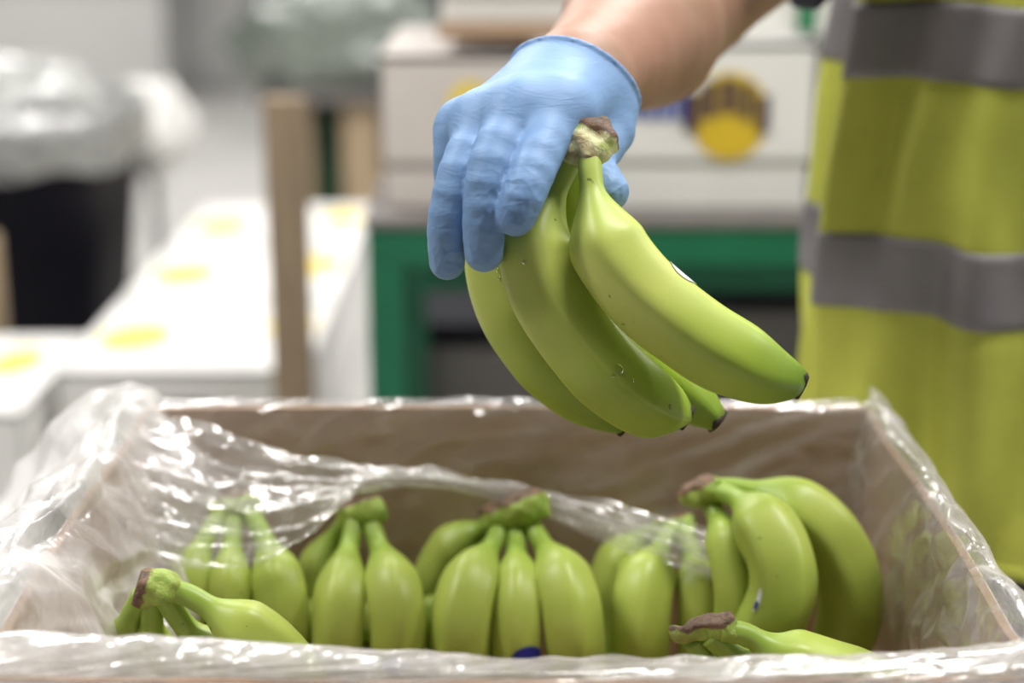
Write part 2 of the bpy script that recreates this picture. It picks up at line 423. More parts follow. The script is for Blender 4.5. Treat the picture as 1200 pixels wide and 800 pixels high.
for nm, a, b, bow in (('back_panel', (BX1, BY1), (BX0, BY1), .004), ('front_panel', (BX0, BY0), (BX1, BY0), .004),
                      ('side_panel', (BX1, BY0), (BX1, BY1), .006), ('side_panel', (BX0, BY1), (BX0, BY0), .006)):
    top = RIM-.010 if nm == 'front_panel' else RIM
    p = bowed(nm, a, b, BZ, top, .005, bow, M['card'], bx, dip=.008 if nm == 'side_panel' else 0)
    d = np.array(b)-np.array(a); nr = np.array([d[1], -d[0]])/np.linalg.norm(d)*.0052
    q = bowed('outer_liner', tuple(np.array(a)+nr), tuple(np.array(b)+nr), BZ, top-.0006, .0008, bow, M['card_white'], p, dip=.008 if nm == 'side_panel' else 0)
    q.location = (0, 0, 0)

# ------------------------------------------------------------------ bananas
def ring_frames(C):
    T = np.gradient(C, axis=0); T /= np.linalg.norm(T, axis=1)[:, None]
    mid = C[len(C)//2]; chord = (C[0]+C[-1])/2
    n = mid-chord                                              # outward side of the curve
    n -= T[0]*(n@T[0]); n /= (np.linalg.norm(n)+1e-9)
    Ns = [n]
    for i in range(1, len(C)):
        n = Ns[-1]-T[i]*(Ns[-1]@T[i]); Ns.append(n/np.linalg.norm(n))
    Ns = np.array(Ns); B = np.cross(T, Ns)
    return T, Ns, B
def rad_profile(t, r, stem, rs):
    k = np.clip((t-stem*0.80)/(0.20), 0, 1); k = k*k*(3-2*k)
    R = rs+(r-rs)*k
    e = np.clip((t-0.70)/0.30, 0, 1)
    R = R*(1-0.66*e**2.4) 
    return np.maximum(R, 0.006)
def banana(ctrl, r, parent, mat, stem=0.16, rs=0.0066, rot=0.0, nL=46, nA=30, ridge=0.10, tip=True):
    C, L = resample(catmull([tuple(c) for c in ctrl], 120), nL)
    T, Nn, B = ring_frames(C)
    t = np.linspace(0, 1, nL); R = rad_profile(t, r, stem, rs)
    th = np.arange(nA)*2*math.pi/nA
    body = np.clip((t-stem*.8)/.2, 0, 1)
    V = []; al = []; rd = []
    rg = (1-np.abs(np.sin(2.5*(th+rot))))
    jit = mnoise.noise
    for i in range(nL):
        prof = R[i]*(1-ridge*body[i]*(1-rg)**1.0+ridge*0.45*body[i])
        for j in range(nA):
            d = math.cos(th[j])*Nn[i]+math.sin(th[j])*B[i]
            p = C[i]+d*prof[j]
            p = p+d*0.0009*jit(Vector(p*38))*body[i]
            V.append(p); al.append(t[i]); rd.append(rg[j]*body[i])
    F = []
    for i in range(nL-1):
        for j in range(nA):
            j2 = (j+1) % nA
            F.append((i*nA+j, i*nA+j2, (i+1)*nA+j2, (i+1)*nA+j))
    F.append(tuple(reversed(range(nA)))); F.append(tuple((nL-1)*nA+j for j in range(nA)))
    o = mesh_obj('banana', V, F, mat, parent, True, {'along': al, 'ridge': rd})
    if tip:
        e = C[-1]; tv = T[-1]; VV = []; FF = []
        k_ = R[-1]; prof = [(-.0025, k_*.96), (-.0006, k_*1.05), (.0010, k_*1.02), (.0018, k_*.78), (.0012, k_*.2)]
        for (s_, rr) in prof:
            for j in range(10):
                a = 2*math.pi*j/10; d = math.cos(a)*Nn[-1]+math.sin(a)*B[-1]
                VV.append(e+tv*s_+d*rr*(1+.18*math.sin(3*a+1)))
        for i in range(len(prof)-1):
            for j in range(10):
                j2 = (j+1) % 10; FF.append((i*10+j, i*10+j2, (i+1)*10+j2, (i+1)*10+j))
        FF.append(tuple((len(prof)-1)*10+j for j in range(10)))
        q = mesh_obj('blossom_tip', VV, FF, M['tip'], o); q.location = (0, 0, 0)
    o['_c'] = 0; del o['_c']
    V = np.array(V).reshape(nL, nA, 3)
    return o, V, C
def patch_on(ban, target, du, dv, mat, name, lift=.0006, shape='ellipse', n=12):
    """small conforming patch on a banana where it shows nearest the given world point"""
    o, V, C = ban; nL, nA, _ = V.shape
    dd = np.linalg.norm(V-np.array(target), axis=2)
    i0, j0 = np.unravel_index(np.argmin(dd), dd.shape)
    def surf(fi, fj):
        fi = min(max(fi, 0), nL-1.001); i = int(fi); u = fi-i; j = int(math.floor(fj)); v = fj-j
        g = lambda a, b: V[a, b % nA]
        return (g(i,j)*(1-u)+g(i+1,j)*u)*(1-v)+(g(i,j+1)*(1-u)+g(i+1,j+1)*u)*v
    sl = np.linalg.norm(surf(i0+1, j0)-surf(i0-1, j0))/2; sa = np.linalg.norm(surf(i0, j0+1)-surf(i0, j0-1))/2
    VV = []; FF = []; m = 20
    for k in range(5):
        for q in range(m):
            a = 2*math.pi*q/m; rr = k/4
            s = surf(i0+rr*du*math.sin(a)/sl, j0+rr*dv*math.cos(a)/sa)
            nrm = s-C[int(min(max(round(i0+rr*du*math.sin(a)/sl), 0), nL-1))]; nrm /= np.linalg.norm(nrm)
            hgt = lift if shape == 'ellipse' else lift*math.sqrt(max(0, 1-rr*rr))
            VV.append(s+nrm*hgt)
    for k in range(4):
        for q in range(m):
            q2 = (q+1) % m; FF.append((k*m+q, k*m+q2, (k+1)*m+q2, (k+1)*m+q))
    p = mesh_obj(name, VV, FF, mat, o); p.location = (0, 0, 0)
    return p
def crown_sdf(pts, r, parent, brown_dir, name='crown', brown_bias=0.0, extra=0.004, h=0.0016, mat=None, cutf=.95):
    """lump joining the stem ends; 'brown' marks the dried cut side"""
    pts = [np.array(p, float) for p in pts]
    c = sum(pts)/len(pts); lo = np.min(pts, 0)-r*2.2; hi = np.max(pts, 0)+r*2.2
    P = grid_pts(lo, hi, h)
    L = [cone(P, p, pts[(i+1) % len(pts)], r, r*.9) for i, p in enumerate(pts)]
    d = union(L, r*.8)
    d = d + extra*np.sin(P[..., 0]*330+P[..., 2]*120)*np.sin(P[..., 1]*290+1)*np.sin(P[..., 2]*310+.5)*.5
    bd = np.array(brown_dir, float); bd /= np.linalg.norm(bd)
    cut = (P-c)@bd - r*cutf                                      # flat knife cut on the brown side
    d = np.maximum(d, cut)
    V, F = surface_nets(d, lo, h)
    k = ((V-c)@bd)/(r*1.1)+brown_bias
    return mesh_obj(name, V, F, mat or M['crown_green'], parent, True, {'brown': np.clip(k, 0, 1)})

def bunch(base, label, group, specs, mat, crown_pts, crown_r, brown_dir, brown_bias=0.0, by='Y', stem=.16, cmat=None, cutf=.95):
    b = tag(empty('banana_bunch', base), label, 'bananas', group)
    res = []
    for ctrl, r in specs:
        pts = [(atY(*c) if by == 'Y' else at(*c)) for c in ctrl]
        res.append(banana(pts, r, b, mat, stem=stem, rot=random.uniform(-.3, .3)))
    cp = [(atY(*c) if by == 'Y' else at(*c)) for c in crown_pts]
    crown_sdf(cp, crown_r, b, brown_dir, brown_bias=brown_bias, mat=cmat, cutf=cutf)
    return b, res
GIN = 'green banana bunches packed in the open box'
# held bunch -----------------------------------------------------------
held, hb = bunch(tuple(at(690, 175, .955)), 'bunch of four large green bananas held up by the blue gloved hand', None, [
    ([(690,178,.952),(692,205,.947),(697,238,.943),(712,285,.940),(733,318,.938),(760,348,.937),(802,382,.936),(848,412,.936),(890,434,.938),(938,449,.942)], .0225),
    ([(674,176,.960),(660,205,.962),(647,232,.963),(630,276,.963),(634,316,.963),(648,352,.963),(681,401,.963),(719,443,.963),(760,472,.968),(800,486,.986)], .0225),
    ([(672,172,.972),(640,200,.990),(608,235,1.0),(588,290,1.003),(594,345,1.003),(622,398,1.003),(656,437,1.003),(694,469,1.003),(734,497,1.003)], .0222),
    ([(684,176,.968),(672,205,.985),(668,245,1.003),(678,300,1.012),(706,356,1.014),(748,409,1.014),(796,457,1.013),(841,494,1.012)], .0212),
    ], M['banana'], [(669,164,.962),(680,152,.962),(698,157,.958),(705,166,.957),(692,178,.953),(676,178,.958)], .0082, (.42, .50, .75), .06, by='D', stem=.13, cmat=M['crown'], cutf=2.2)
patch_on(hb[0], at(800, 325, .934), .010, .008, M['sticker_white'], 'sticker')
for (k, px, py, s) in ((1, 727, 432, .0028), (1, 716, 437, .0012), (1, 745, 444, .0012), (1, 604, 304, .0013), (2, 648, 446, .0024), (2, 553, 315, .0016), (2, 553, 325, .0011)):
    patch_on(hb[k], at(px, py, .94), s, s, M['water'], 'water_drop', lift=s*.35, shape='drop')
# bunches in the box ----------------------------------------------------
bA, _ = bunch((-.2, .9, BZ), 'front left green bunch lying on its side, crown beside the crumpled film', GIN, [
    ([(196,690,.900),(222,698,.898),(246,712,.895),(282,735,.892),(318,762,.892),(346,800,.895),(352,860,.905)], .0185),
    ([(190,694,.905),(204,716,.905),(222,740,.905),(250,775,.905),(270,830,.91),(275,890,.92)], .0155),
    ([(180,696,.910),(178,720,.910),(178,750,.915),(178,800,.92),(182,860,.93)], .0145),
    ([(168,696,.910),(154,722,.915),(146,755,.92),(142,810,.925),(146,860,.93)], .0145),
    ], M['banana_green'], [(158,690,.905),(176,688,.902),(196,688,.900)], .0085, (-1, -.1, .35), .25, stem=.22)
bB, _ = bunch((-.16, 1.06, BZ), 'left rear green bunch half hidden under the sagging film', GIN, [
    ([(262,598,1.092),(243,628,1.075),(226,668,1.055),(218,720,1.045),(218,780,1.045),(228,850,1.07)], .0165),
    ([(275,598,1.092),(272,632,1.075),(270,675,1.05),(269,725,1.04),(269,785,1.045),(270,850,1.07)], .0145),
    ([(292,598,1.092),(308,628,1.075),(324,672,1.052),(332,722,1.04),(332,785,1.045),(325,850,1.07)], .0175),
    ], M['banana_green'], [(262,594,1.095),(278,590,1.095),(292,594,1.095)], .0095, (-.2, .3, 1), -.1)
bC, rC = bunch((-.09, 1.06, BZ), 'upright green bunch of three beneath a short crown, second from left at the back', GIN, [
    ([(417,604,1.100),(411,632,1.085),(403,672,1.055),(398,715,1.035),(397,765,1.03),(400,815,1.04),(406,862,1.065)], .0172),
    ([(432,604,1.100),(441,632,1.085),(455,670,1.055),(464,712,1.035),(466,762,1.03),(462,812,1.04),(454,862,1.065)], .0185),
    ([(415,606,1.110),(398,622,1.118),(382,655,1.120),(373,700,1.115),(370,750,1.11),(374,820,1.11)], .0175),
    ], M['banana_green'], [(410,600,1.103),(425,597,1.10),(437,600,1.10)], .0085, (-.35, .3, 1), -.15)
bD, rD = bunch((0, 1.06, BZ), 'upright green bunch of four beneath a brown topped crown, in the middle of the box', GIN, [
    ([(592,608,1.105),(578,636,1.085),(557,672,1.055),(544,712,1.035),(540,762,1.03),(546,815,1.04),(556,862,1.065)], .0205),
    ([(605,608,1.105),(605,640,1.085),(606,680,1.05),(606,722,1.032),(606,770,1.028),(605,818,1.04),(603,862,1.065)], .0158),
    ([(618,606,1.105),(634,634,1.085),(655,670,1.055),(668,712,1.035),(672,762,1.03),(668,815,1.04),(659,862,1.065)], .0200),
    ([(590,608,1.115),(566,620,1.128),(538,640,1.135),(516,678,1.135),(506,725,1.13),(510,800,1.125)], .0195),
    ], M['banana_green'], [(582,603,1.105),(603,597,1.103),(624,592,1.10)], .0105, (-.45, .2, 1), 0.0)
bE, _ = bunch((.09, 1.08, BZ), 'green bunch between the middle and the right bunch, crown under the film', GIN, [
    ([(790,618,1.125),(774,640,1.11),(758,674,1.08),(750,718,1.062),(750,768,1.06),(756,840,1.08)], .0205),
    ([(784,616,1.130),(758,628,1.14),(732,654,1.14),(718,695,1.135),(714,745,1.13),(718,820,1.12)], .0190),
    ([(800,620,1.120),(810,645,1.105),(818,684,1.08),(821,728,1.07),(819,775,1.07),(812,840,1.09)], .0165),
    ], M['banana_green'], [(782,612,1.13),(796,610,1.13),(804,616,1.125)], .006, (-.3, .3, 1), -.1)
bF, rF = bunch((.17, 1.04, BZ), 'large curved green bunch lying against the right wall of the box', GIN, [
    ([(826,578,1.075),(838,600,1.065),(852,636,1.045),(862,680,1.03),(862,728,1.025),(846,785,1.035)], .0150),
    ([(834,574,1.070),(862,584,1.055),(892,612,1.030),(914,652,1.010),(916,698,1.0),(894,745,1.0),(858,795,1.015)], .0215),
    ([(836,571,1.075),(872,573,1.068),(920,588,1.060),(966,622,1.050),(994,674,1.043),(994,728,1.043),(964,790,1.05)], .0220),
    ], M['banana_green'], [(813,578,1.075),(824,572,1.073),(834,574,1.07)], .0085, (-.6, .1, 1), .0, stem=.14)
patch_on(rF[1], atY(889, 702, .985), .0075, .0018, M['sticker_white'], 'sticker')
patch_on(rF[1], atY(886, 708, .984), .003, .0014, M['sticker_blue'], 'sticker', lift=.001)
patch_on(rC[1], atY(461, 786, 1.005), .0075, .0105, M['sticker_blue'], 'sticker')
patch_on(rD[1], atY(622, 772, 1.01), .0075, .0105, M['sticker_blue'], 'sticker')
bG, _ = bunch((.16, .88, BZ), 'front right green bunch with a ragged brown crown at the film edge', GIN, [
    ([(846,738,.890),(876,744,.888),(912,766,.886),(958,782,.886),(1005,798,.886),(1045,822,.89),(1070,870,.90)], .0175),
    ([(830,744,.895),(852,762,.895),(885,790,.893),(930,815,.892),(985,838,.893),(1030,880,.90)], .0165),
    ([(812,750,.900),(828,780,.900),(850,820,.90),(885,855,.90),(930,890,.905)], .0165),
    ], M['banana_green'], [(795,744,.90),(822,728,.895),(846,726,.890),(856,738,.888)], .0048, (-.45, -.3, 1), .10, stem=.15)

x0 = -.200
lb = tag(empty('banana_bunch', (x0, 1.08, BZ)), 'green bunch lying low behind the upright bunches, glimpsed through the gaps', 'bananas', GIN)
for (y, z, dx) in ((1.084, .866, 0), (1.084, .832, .006), (1.087, .798, .012)):
    banana([(x0+dx, y, z+.012), (x0+.03+dx, y, z+.004), (x0+.07+dx, y-.002, z-.002), (x0+.12+dx, y-.002, z-.002), (x0+.165+dx, y, z+.006), (x0+.200+dx, y, z+.014)], .0155, lb, M['banana_green'], nL=30, nA=20)
crown_sdf([(x0, 1.084, .878), (x0+.004, 1.084, .842), (x0+.01, 1.087, .808)], .0075, lb, (-1, .2, .4))
# ------------------------------------------------------------------ plastic liner of the box: one sheet, several folds
LV, LF, LH = [], [], []
def vnoise(U, V, f, seed):
    rs = np.random.RandomState(seed); T = rs.rand(48, 48)*2-1
    x, y = U*f, V*f; i = np.floor(x).astype(int); j = np.floor(y).astype(int); a = x-i; b = y-j
    a = a*a*(3-2*a); b = b*b*(3-2*b); g = lambda p, q: T[p % 48, q % 48]
    return (g(i, j)*(1-a)+g(i+1, j)*a)*(1-b)+(g(i, j+1)*(1-a)+g(i+1, j+1)*a)*b
def tri(x): return np.abs((x % 1.0)*2-1)*2-1
def crumple(P, f, amp, seed):
    """straight-edged creases: folded sheets of several directions, bent a little"""
    rs = np.random.RandomState(seed); out = np.zeros(P.shape[:-1])
    W = P.copy()
    for k in range(3):
        d = rs.normal(size=3); e = rs.normal(size=3); W = W + .010*e*np.sin(P@d*14+rs.rand()*6)[..., None]
    for k in range(9):
        d = rs.normal(size=3); d /= np.linalg.norm(d); ff = f*(.5+2.6*(k/8)**1.5)
        mask = .5+.5*np.sin(W@rs.normal(size=3)*18+rs.rand()*6)
        out += tri(W@d*ff+rs.rand())*mask/(ff/f)**.9
    return amp*out*.5
def film_patch(rows, nu, nv, haze, amp=.006, scale=16, seed=1, streak=None, edge=.35):
    """rows: list of rows of 3-D control points; haze: number or f(u,v)"""
    R = [catmull([tuple(p) for p in r], nu) for r in rows]
    G = catmull(R, nv).transpose(1, 0, 2)                                                     # nu x nv x 3
    du = np.gradient(G, axis=0); dv = np.gradient(G, axis=1); nr = np.cross(du, dv); nr /= (np.linalg.norm(nr, axis=2)[..., None]+1e-12)
    U, V = np.meshgrid(np.linspace(0, 1, nu), np.linspace(0, 1, nv), indexing='ij')
    k = crumple(G, scale, amp, seed)
    if streak:
        sx, sy, sa, dirx = streak                              # long folds running across the sheet
        rs = np.random.RandomState(seed+50)
        for q in range(5):
            wv = .75*vnoise(U, V, 2.5+q, seed+q)+.25*vnoise(U, V, 7+2*q, seed+q+9)
            k = k + sa*.45*tri(U*sx*(.5+.35*q)+dirx*V*(.7+.25*q)+wv+rs.rand())*np.clip(.5+.9*vnoise(U, V, 3.5, seed+q+20), 0, 1)
    n0 = len(LV)
    LV.extend((G+nr*k[..., None]).reshape(-1, 3))
    H = np.array([haze(a, b) if callable(haze) else haze for a, b in zip(U.ravel(), V.ravel())]).reshape(U.shape)
    if streak:                                                 # doubled layers where the sheet is folded
        lay = np.zeros_like(U)
        for q in range(4):
            wv = 1.0*vnoise(U, V, 2.2+q, seed+q+40)+.35*vnoise(U, V, 8+3*q, seed+q+60)
            lay += np.clip(tri(U*sx*(.7+.6*q)+dirx*V*(1.0+.4*q)+wv+.37*q), 0, 1)**2*np.clip(.6+.9*vnoise(U, V, 4, seed+q+80), 0, 1.2)/(1+.3*q)
        H = H*(.55+.75*lay)
    LH.extend(H.ravel())
    for i in range(nu-1):
        for j in range(nv-1):
            LF.append((n0+i*nv+j, n0+(i+1)*nv+j, n0+(i+1)*nv+j+1, n0+i*nv+j+1))
def Q(x, y, dz): return (x, y, RIM+dz)
# tight film over the back wall
xs = [-.25, -.15, -.05, .05, .15, .248]
film_patch([[Q(x, 1.185, -.03) for x in xs], [Q(x, 1.178, .0012) for x in xs], [Q(x, 1.160, .0014) for x in xs],
            [Q(x, 1.154, -.03) for x in xs], [Q(x, 1.151, -.07) for x in xs], [Q(x, 1.150, -.12) for x in xs]],
           220, 60, lambda u, v: .13+.16*max(0, (u-.6)/.4), .0008, 10, 2, streak=(6, 1.2, .0022, 5.0))  # haze rises to the right, painting in the film's sheen
# loose swath sagging from the left rear corner across the bananas to the right bunch
up = [(170,486,1.150),(250,500,1.140),(330,525,1.130),(420,548,1.120),(520,552,1.120),(620,572,1.115),(720,594,1.110),(800,612,1.100),(850,628,1.09)]
lw = [(150,650,1.02),(225,664,1.020),(300,660,1.022),(365,628,1.040),(425,580,1.080),(520,574,1.100),(620,600,1.100),(730,644,1.080),(840,676,1.055)]
md = [(150,560,1.085),(235,585,1.06),(315,596,1.055),(392,585,1.075),(424,562,1.09),(520,562,1.105),(620,586,1.105),(725,622,1.09),(845,655,1.07)]
film_patch([[atY(*c) for c in up], [atY(*c) for c in md], [atY(*c) for c in lw]], 230, 50,
           lambda u, v: .24+.20*(1-abs(2*v-1))*(u > .35)+.08*(u < .3), .0024, 9, 3, streak=(1.3, 3, .0065, -3.6))
# left side: over the rim, bulging outwards, hanging in
ys = [1.185, 1.12, 1.03, .95, .87, .79, .70]
def side(rowsx, rowsz, sgn): return [[Q(sgn*rx(y), y, rz(y)) for y in ys] for rx, rz in zip(rowsx, rowsz)]
f = lambda v: (lambda y: v)
film_patch(side([f(.47), f(.40), f(.335), f(.29), lambda y: .264+.006*math.sin(y*30), f(.236), lambda y: .218+.010*math.sin(y*21), f(.203), f(.196)],
                [f(-.20), f(-.10), f(-.030), f(.008), lambda y: .013+.004*math.sin(y*25), f(-.025), f(-.06), f(-.10), lambda y: -.118+.01*math.sin(y*17)], -1),
           210, 180, lambda u, v: .95 if v < .5 else .85, .0045, 7, 5, streak=(2.6, 2, .012, 2.6))
# right side: clearer, puffed up along the rim
def xr(y): return .264+.004*math.sin(max(0, min(1, (1.18-y)/.40))*math.pi)
film_patch(side([f(.276), f(.274), lambda y: xr(y)+.006, lambda y: xr(y), lambda y: .256, f(.247), lambda y: .243+.003*math.sin(y*26), f(.240), f(.238)],
                [f(-.16), f(-.07), f(-.014), f(.004), f(.006), f(-.022), f(-.06), f(-.10), f(-.16)], 1),
           210, 160, lambda u, v: .36 if v < .40 else .50, .0022, 11, 8, streak=(4, 2, .0055, 2.2))
# front: rolled over the rim
xf = [-.30, -.22, -.14, -.05, .04, .13, .20, .262]
dzf = [.003, .005, .002, -.004, -.008, -.007, -.004, .003]
film_patch([[Q(x, .812, -.07+d) for x, d in zip(xf, dzf)], [Q(x, .795, -.03+d) for x, d in zip(xf, dzf)], [Q(x, .781, .000+d) for x, d in zip(xf, dzf)], [Q(x, .768, .006+d) for x, d in zip(xf, dzf)],
            [Q(x, .757, .002+d*.6) for x, d in zip(xf, dzf)], [Q(x, .7545, -.002+d*.3) for x, d in zip(xf, dzf)], [Q(x, .7545, -.0055+d*.3+.001*math.sin(x*40)) for x, d in zip(xf, dzf)]],
           260, 50, .62, .0008, 10, 11, streak=(9, 1.5, .0020, 2.5))
liner = mesh_obj('plastic_liner', LV, LF, M['film'], None, True, {'haze': LH})
tag(liner, 'crumpled clear plastic liner draped over the rim of the open banana box', 'plastic film')

# ------------------------------------------------------------------ the worker
worker = tag(empty('person', (.43, 1.42, 0)), 'worker in a yellow reflective vest, bare forearm, lifting bananas with a gloved hand', 'person')
OFF = np.array((.036, 0, 0)); SH_R = np.array((.275, 1.37, 1.40)); SH_L = np.array((.615, 1.42, 1.41))
EL_R = np.array(at(790, 2, 1.30)); WR_R = np.array(at(673, 98, 1.040))
EL_L = np.array((.69, 1.46, 1.12)); WR_L = np.array((.66, 1.36, .90))
HIP = np.array((.43, 1.43, .92))
def body_sdf(A):
    P = A-OFF.astype(np.float32)
    tor = union([ell(P, (.44, 1.42, 1.26), (.175, .115, .20)), ell(P, (.435, 1.425, 1.05), (.155, .105, .20)), ell(P, (.43, 1.43, .92), (.165, .115, .13)),
                 cone(P, SH_R+(.03, .01, -.01), SH_L+(-.03, 0, -.01), .055, .055)], .07)
    neck = cone(P, (.44, 1.40, 1.42), (.43, 1.365, 1.56), .062, .055)
    head = union([ell(P, (.425, 1.345, 1.68), (.073, .092, .085)), ell(P, (.42, 1.315, 1.615), (.056, .072, .065)), cone(P, (.418, 1.250, 1.655), (.418, 1.243, 1.635), .009, .014),
                  ell(P, (.35, 1.36, 1.65), (.010, .02, .032)), ell(P, (.497, 1.36, 1.65), (.010, .02, .032))], .02)
    d = smin(smin(tor, neck, .05), head, .03)
    mid = EL_R*.62+WR_R*.38
    arm = union([cone(A, SH_R+OFF, EL_R, .056, .050), cone(A, EL_R, mid, .050, .052), cone(A, mid, WR_R, .053, .0300),
                 cone(A, WR_R, WR_R+(WR_R-EL_R)/np.linalg.norm(WR_R-EL_R)*.022, .0290, .022)], .02)
    d = smin(d, arm, .035)
    arm2 = union([cone(P, SH_L, EL_L, .054, .044), cone(P, EL_L, EL_L*.65+WR_L*.35, .044, .044), cone(P, EL_L*.65+WR_L*.35, WR_L, .044, .028)], .03)
    hand2 = [cone(P, WR_L, WR_L+(-.015, -.03, -.075), .030, .038, ((1, 0, 0), .55))]
    for k, (dy, ln) in enumerate(((-.030, .070), (-.011, .080), (.009, .074), (.028, .058))):
        b0 = WR_L+np.array((-.015, -.03+dy, -.085)); b1 = b0+(-.004, -.006, -ln*.55); b2 = b1+(-.018, 0, -ln*.42)
        hand2 += [cone(P, b0, b1, .010, .0092), cone(P, b1, b2, .0092, .008)]
    hand2 += [cone(P, WR_L+(-.01, -.05, -.03), WR_L+(-.03, -.075, -.07), .013, .010), cone(P, WR_L+(-.03, -.075, -.07), WR_L+(-.04, -.08, -.10), .010, .009)]
    d = smin(smin(d, arm2, .035), union(hand2, .006), .012)
    for s, fx, fy in ((-1, .345, 1.44), (1, .525, 1.46)):
        leg = union([cone(P, (.43+s*.085, 1.43, .90), (fx, fy-.01, .50), .090, .060), cone(P, (fx, fy-.01, .50), (fx, fy, .10), .058, .040),
                     cone(P, (fx, fy+.02, .055), (fx-.01, fy-.14, .040), .040, .034)], .03)
        d = smin(d, leg, .03)
    return d
def sdf_obj(fn, lo, hi, h, name, mat, parent, keep=None):
    P = grid_pts(lo, hi, h)
    d = fn(P)
    V, F = surface_nets(d, lo, h)
    return mesh_obj(name, V, F, mat, parent, True)
lo, hi = (.0, .98, -.01), (.82, 1.60, 1.80)
sdf_obj(body_sdf, lo, hi, .009, 'body', M['skin'], worker)
def shirt_sdf(A):
    P = A-OFF.astype(np.float32); SR = SH_R+OFF
    tor = union([ell(P, (.44, 1.42, 1.26), (.183, .123, .21)), ell(P, (.435, 1.425, 1.05), (.163, .113, .21)), ell(P, (.43, 1.43, .93), (.170, .120, .12)),
                 cone(P, SH_R+(.03, .01, -.01), SH_L+(-.03, 0, -.01), .064, .064)], .07)
    s1 = np.maximum(cone(A, SR, EL_R, .070, .068), (A-(SR*.34+EL_R*.66))@((EL_R-SR)/np.linalg.norm(EL_R-SR)))
    s2 = np.maximum(cone(P, SH_L, EL_L, .066, .064), (P-(SH_L*.45+EL_L*.55))@((EL_L-SH_L)/np.linalg.norm(EL_L-SH_L)))
    d = smin(smin(tor, s1, .03), s2, .03)
    d = np.maximum(d, P[..., 2]-1.475)
    return d + .0025*np.sin(P[..., 2]*70+P[..., 0]*40)*np.sin(P[..., 0]*55)
sdf_obj(shirt_sdf, (.05, 1.20, .80), (.84, 1.62, 1.52), .009, 'shirt', M['navy'], worker)
def trouser_sdf(A):
    P = A-OFF.astype(np.float32)
    d = ell(P, (.43, 1.43, .90), (.180, .130, .14))
    for s, fx, fy in ((-1, .345, 1.44), (1, .525, 1.46)):
        leg = union([cone(P, (.43+s*.085, 1.43, .88), (fx, fy-.01, .50), .098, .076), cone(P, (fx, fy-.01, .50), (fx, fy, .07), .076, .064)], .03)
        d = smin(d, leg, .03)
    d = np.maximum(np.maximum(d, P[..., 2]-.985), .06-P[..., 2])
    return d+.003*np.sin(P[..., 2]*45)*np.sin(P[..., 0]*60+P[..., 2]*30)
sdf_obj(trouser_sdf, (.22, 1.26, .03), (.72, 1.60, 1.02), .010, 'trousers', M['trouser'], worker)
for fx, fy in ((.345, 1.44), (.525, 1.46)):
    def boot_sdf(A):
        P = A-OFF.astype(np.float32); return np.maximum(union([cone(P, (fx, fy+.02, .058), (fx-.01, fy-.15, .042), .050, .042), cone(P, (fx, fy, .06), (fx, fy, .15), .052, .050)], .03), .003-P[..., 2])
    sdf_obj(boot_sdf, (fx-.06, fy-.25, -.01), (fx+.13, fy+.12, .22), .008, 'boot', M['boot'], worker)
def hair_sdf(A):
    P = A-OFF.astype(np.float32)
    d = ell(P, (.425, 1.352, 1.69), (.082, .100, .088))
    cut = np.minimum(P[..., 2]-1.735+(-(P[..., 1]-1.30))*0.0, (P[..., 1]-1.36))
    face = -( (P[..., 1]-1.335) + (P[..., 2]-1.70)*1.1 )
    return np.maximum(np.maximum(d, face), 1.61-P[..., 2])
sdf_obj(hair_sdf, (.35, 1.22, 1.58), (.57, 1.48, 1.80), .006, 'hair', M['hair'], worker)
for ex in (.393, .447):
    e = MB(); e.lathe([(.0005, -.0115), (.006, -.0095), (.0105, -.004), (.0115, 0), (.0105, .004), (.006, .0095), (.0005, .0115)], seg=14)
    o = e.build('eye', M['eye'], worker, True); o.location = Vector((ex+.036, 1.263, 1.668))-worker.location
    o2 = MB(); o2.lathe([(.0005, -.005), (.004, -.003), (.005, 0), (.004, .003), (.0005, .005)], seg=12)
    i = o2.build('iris', M['iris'], o, True); i.location = (0, -.008, 0)
l = MB(); l.lathe([(.0005, -.006), (.014, -.004), (.020, 0), (.014, .004), (.0005, .006)], seg=16, ay=.45)
o = l.build('mouth', M['lip'], worker, True); o.location = Vector((.454, 1.246, 1.592))-worker.location

# hi-vis vest: loose sheet with hanging folds
VZ0, VZ1 = .815, 1.475
def vest_pt(th, z, off=0.0):
    k = (z-VZ0)/(VZ1-VZ0)
    top = max(0, (z-1.30)/.175)
    a = .212-.012*k+.012*math.sin(k*5) - .090*top**1.7; b = .150+.006*math.cos(k*4) - .055*top**1.5
    a += .010*max(0, .4-k); b += .012*max(0, .35-k)
    ct, st = math.cos(th), math.sin(th)
    q = 2.5; kk = 1.0/((abs(ct)**q+abs(st)**q)**(1/q))
    fold = 1.5*(.0085*math.sin(9*th+1.3*math.sin(k*3)+2.0*k)+.005*math.sin(17*th-3*k+.6))*(1.15-.5*k)*(1-.7*min(1, top))
    fold += .010*mnoise.noise(Vector((ct*3, st*3, z*5)))+.004*mnoise.noise(Vector((ct*8+3, st*8, z*12)))
    return np.array((.484+(a+fold+off)*kk*ct, 1.425+(b+fold+off)*kk*st, z))
